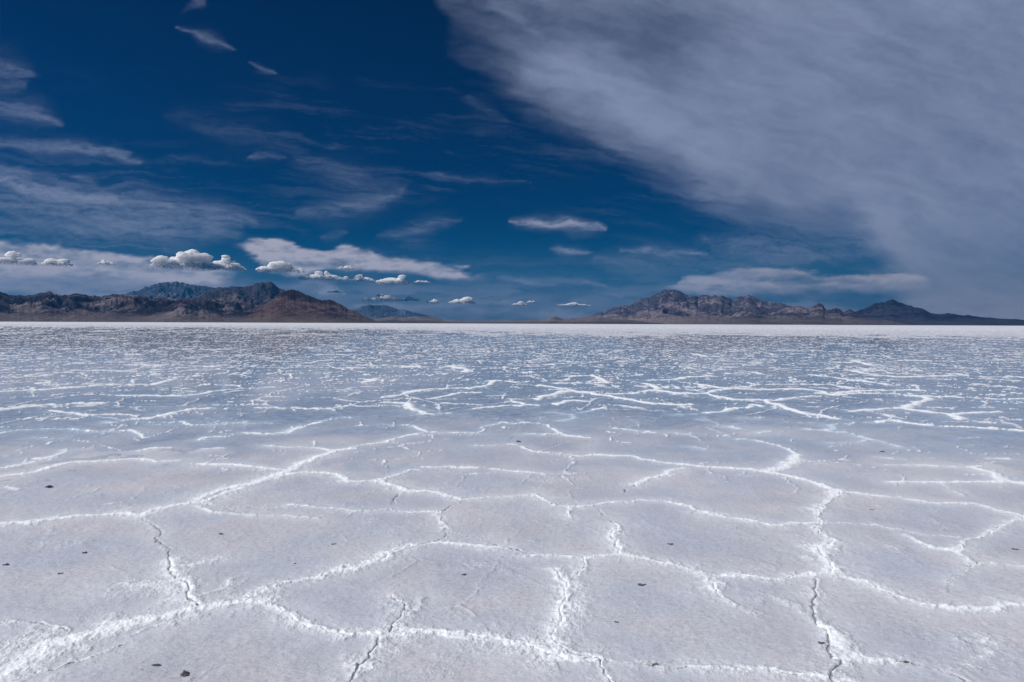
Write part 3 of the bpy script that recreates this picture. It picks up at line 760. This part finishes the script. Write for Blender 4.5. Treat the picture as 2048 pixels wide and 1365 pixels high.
def cumulus(cx, base_y, wpx, hpx, label, seed, D=31000.0):
    rnd = random.Random(seed)
    a, tb = az_tan(cx, base_y)
    k = D / FPX
    Wm, Hm = wpx * k / 2, hpx * k
    V = []; F = []
    n = max(5, int(wpx / max(hpx, 6) * 4))
    for i in range(n * 4):
        u = rnd.uniform(-1, 1)
        env = (1 - abs(u) ** 2.2) * (.65 + .5 * math.sin(u * 3.3 + seed) ** 2)
        r = Hm * rnd.choice((.13, .18, .25, .36)) * rnd.uniform(.8, 1.2) * (.45 + .6 * env)
        z = rnd.uniform(0, max(.05, env) * Hm - r * .6) if i > n * 1.5 else rnd.uniform(0, .25) * Hm
        c = np.array([u * (Wm - r * .6), rnd.uniform(-.5, .5) * Hm, max(z, r * .25)])
        p = ICO * np.array([1.25 if i < n * 2.5 else 1.9, 1.1, .82])
        nn = noise3(ICO + i * 3.1, 2.3, seed + i)
        nf = noise3(ICO + i * 5.1, 7.0, seed + i + 50)
        p = p * (1 + (nn - .5) * 1.1 + (nf - .5) * .45)[:, None] * r + c
        p[:, 2] = np.where(p[:, 2] < 0, p[:, 2] * .25, p[:, 2])
        V.append(p); F.append(ICF + len(ICO) * i)
    V = np.vstack(V) / Hm; F = np.vstack(F)
    me = bpy.data.meshes.new("cumulus_cloud")
    me.from_pydata(V.tolist(), [], F.tolist())
    me.polygons.foreach_set("use_smooth", np.ones(len(F), dtype=bool))
    me.materials.append(m_cu)
    o = bpy.data.objects.new("cumulus_cloud", me); col.objects.link(o)
    o.location = (math.sin(a) * D, math.cos(a) * D, D * tb + CAM_H); o.rotation_euler.z = -a; o.scale = (Hm, Hm, Hm)
    rm = o.modifiers.new('union', 'REMESH'); rm.mode = 'VOXEL'; rm.voxel_size = .035; rm.use_smooth_shade = True
    o['label'] = label; o['category'] = 'cloud'; o['group'] = 'cumulus clouds low over the mountains'
CU = [
 (373, 539, 118, 35, 'largest bright puffy cloud, directly above the blue snowy peak'),
 (450, 541, 78, 24, 'rounded white cloud touching the right side of the largest puffy cloud'),
 (28, 530, 70, 19, 'ragged pale cloud at the left edge of the photo'),
 (113, 532, 46, 14, 'small white tuft between the left edge cloud and the largest puffy cloud'),
 (214, 530, 28, 9, 'tiny cream tuft left of the largest puffy cloud'),
 (562, 546, 84, 24, 'wide cloud with cream top above the dark twin peak'),
 (648, 561, 92, 19, 'long flat white cloud above the rust brown hill'),
 (724, 563, 50, 12, 'small lumpy cloud in the middle of a row of three white clouds'),
 (790, 570, 70, 20, 'bright white cloud at the right end of a row of three'),
 (845, 566, 32, 6, 'thin white scrap trailing right of the row of three clouds'),
 (765, 603, 82, 14, 'long low cream cloud just above the small far blue hill'),
 (823, 603, 30, 11, 'small low cloud joined to the long low cream one'),
 (865, 607, 20, 11, 'tiny low tuft between two long low cream clouds'),
 (925, 608, 60, 14, 'flat cream cloud right of the small far blue hill'),
 (1040, 611, 32, 7, 'tiny low cloud near the middle of the horizon'),
 (1148, 612, 70, 6, 'thin flat cloud left of the right hand mountain range'),
 (692, 539, 34, 10, 'small torn puff before the long pale bank, over the row of three clouds'),
 (1062, 606, 20, 5, 'faint flat scrap of cloud just right of the tiny low cloud near mid horizon'),
 (670, 586, 36, 4, 'sliver of white cloud just over the shoulder of the rust brown hill'),
]
for i, c in enumerate(CU): cumulus(*c, seed=500 + i * 7)

# ------------------------------------------------------------------ dark lumps lying on the crust
m, t, out = new_mat("dark_mud")
geo = t.add("ShaderNodeNewGeometry"); P = geo.outputs["Position"]
b = t.add("ShaderNodeBsdfPrincipled"); b.inputs["Roughness"].default_value = .9
t.link(t.mix(t.ramp(t.noise(P, 160, 4, .6), .4, .65), (.06, .058, .066, 1), (.22, .21, .225, 1)), b.inputs["Base Color"])
t.link(b.outputs[0], out.inputs[0]); m_mud = m
def clump(px, py, wpx, hpx, label, seed, n=4, spread=.9):
    rnd = random.Random(seed)
    x, y = ground_at(px, py); D = math.hypot(x, y)
    wm = wpx / FPX * D * .60
    V = []; F = []
    for i in range(n):
        r = wm * rnd.uniform(.10, .26)
        c = np.array([rnd.uniform(-1, 1) * wm * .5 * spread, rnd.uniform(-1, 1) * wm * .35 * spread, r * .10])
        nn = noise3(ICO + seed + i * 2, 2.2, seed + i)
        nf = noise3(ICO + seed + i, 5.5, seed + i + 9)
        p = ICO * (1 + (nn - .5) * 2.2 + (nf - .5) * 1.2)[:, None] * np.array([r * rnd.uniform(.9, 1.6), r * rnd.uniform(.7, 1.1), r * rnd.uniform(.5, .9)]) + c
        V.append(p); F.append(ICF + len(ICO) * i)
    me = bpy.data.meshes.new("mud_clump"); me.from_pydata(np.vstack(V).tolist(), [], np.vstack(F).tolist())
    me.materials.append(m_mud)
    o = bpy.data.objects.new("mud_clump", me); col.objects.link(o)
    ci = np.searchsorted(az, math.atan2(x, y)); ri = np.searchsorted(rad, D)
    o.location = (x, y, float(Z[ri, ci])); o.rotation_euler.z = rnd.uniform(-.4, .4)
    o['label'] = label; o['category'] = 'mud clump'; o['group'] = 'dark mud clumps scattered on the salt crust'
CLODS = [
 (372, 1352, 26, 16, 'largest black crumbled mud clump, at the bottom edge left of the centre', 6),
 (314, 1335, 18, 8, 'flat dark flake just up and left of the largest black clump', 3),
 (170, 1109, 14, 6, 'small dark clump in the left polygon above the thick white ridge', 3),
 (13, 1133, 13, 7, 'dark clump close to the left edge of the photo', 3),
 (122, 1151, 11, 5, 'faint dark speck between the left edge clump and the zigzag crack', 2),
 (442, 1072, 13, 4, 'thin dark sliver right of the top of the zigzag crack', 2),
 (590, 1131, 8, 4, 'little round dark clump in the polygon above the long diagonal ridge', 2),
 (668, 1091, 12, 4, 'dark flake above the long diagonal ridge, farther right', 2),
 (926, 1153, 16, 5, 'dark flake in the large middle polygon', 3),
 (1285, 1173, 20, 6, 'long black flake in the polygon right of the middle white ridge', 4),
 (1234, 1248, 13, 6, 'black comma shaped clump below the long black flake', 3),
 (1340, 1091, 18, 5, 'dark smudge in the polygon above the long black flake', 3),
 (1310, 1334, 20, 15, 'reddish dark clump on the crack at the bottom edge', 5),
 (1815, 1327, 18, 7, 'black lump on the dark crack in the bottom right corner', 4),
 (2031, 1100, 15, 6, 'dark clump close to the right edge of the photo', 3),
 (1743, 1021, 11, 4, 'dark speck inside the polygon right of the upright ridge', 3),
 (1642, 1292, 15, 7, 'black crumbs in the upright crack at the lower right', 4),
 (97, 976, 20, 4, 'long dark smear at the left, between two white ridges', 4),
 (1036, 884, 16, 12, 'dark clump standing at the corner of a far ridge near the middle', 4),
 (1764, 903, 10, 8, 'tiny dark clump far off on the right side', 3),
 (1105, 1011, 10, 4, 'small dark fleck beyond the middle of the crust', 2),
]
for i, (x, y, w_, h_, lab, n) in enumerate(CLODS): clump(x, y, w_, h_, lab, 900 + i, n * 2)

# ------------------------------------------------------------------ air
hb = 24600.0
me = bpy.data.meshes.new("haze")
x0, x1, y0, y1, z0, z1 = -hb, hb, -hb, hb, -15.0, 1750.0
vs = [(x0,y0,z0),(x1,y0,z0),(x1,y1,z0),(x0,y1,z0),(x0,y0,z1),(x1,y0,z1),(x1,y1,z1),(x0,y1,z1)]
me.from_pydata(vs, [], [(0,3,2,1),(4,5,6,7),(0,1,5,4),(1,2,6,5),(2,3,7,6),(3,0,4,7)])
m, t, out = new_mat("air")
pv = t.add("ShaderNodeVolumePrincipled"); pv.inputs["Color"].default_value = (.045, .36, .86, 1)
pv.inputs["Density"].default_value = 1.8e-5; pv.inputs["Anisotropy"].default_value = 0.0
t.link(pv.outputs[0], out.inputs["Volume"])
link("haze", me, m, kind='stuff')
scene.cycles.volume_bounces = 0
scene.cycles.transparent_max_bounces = 16
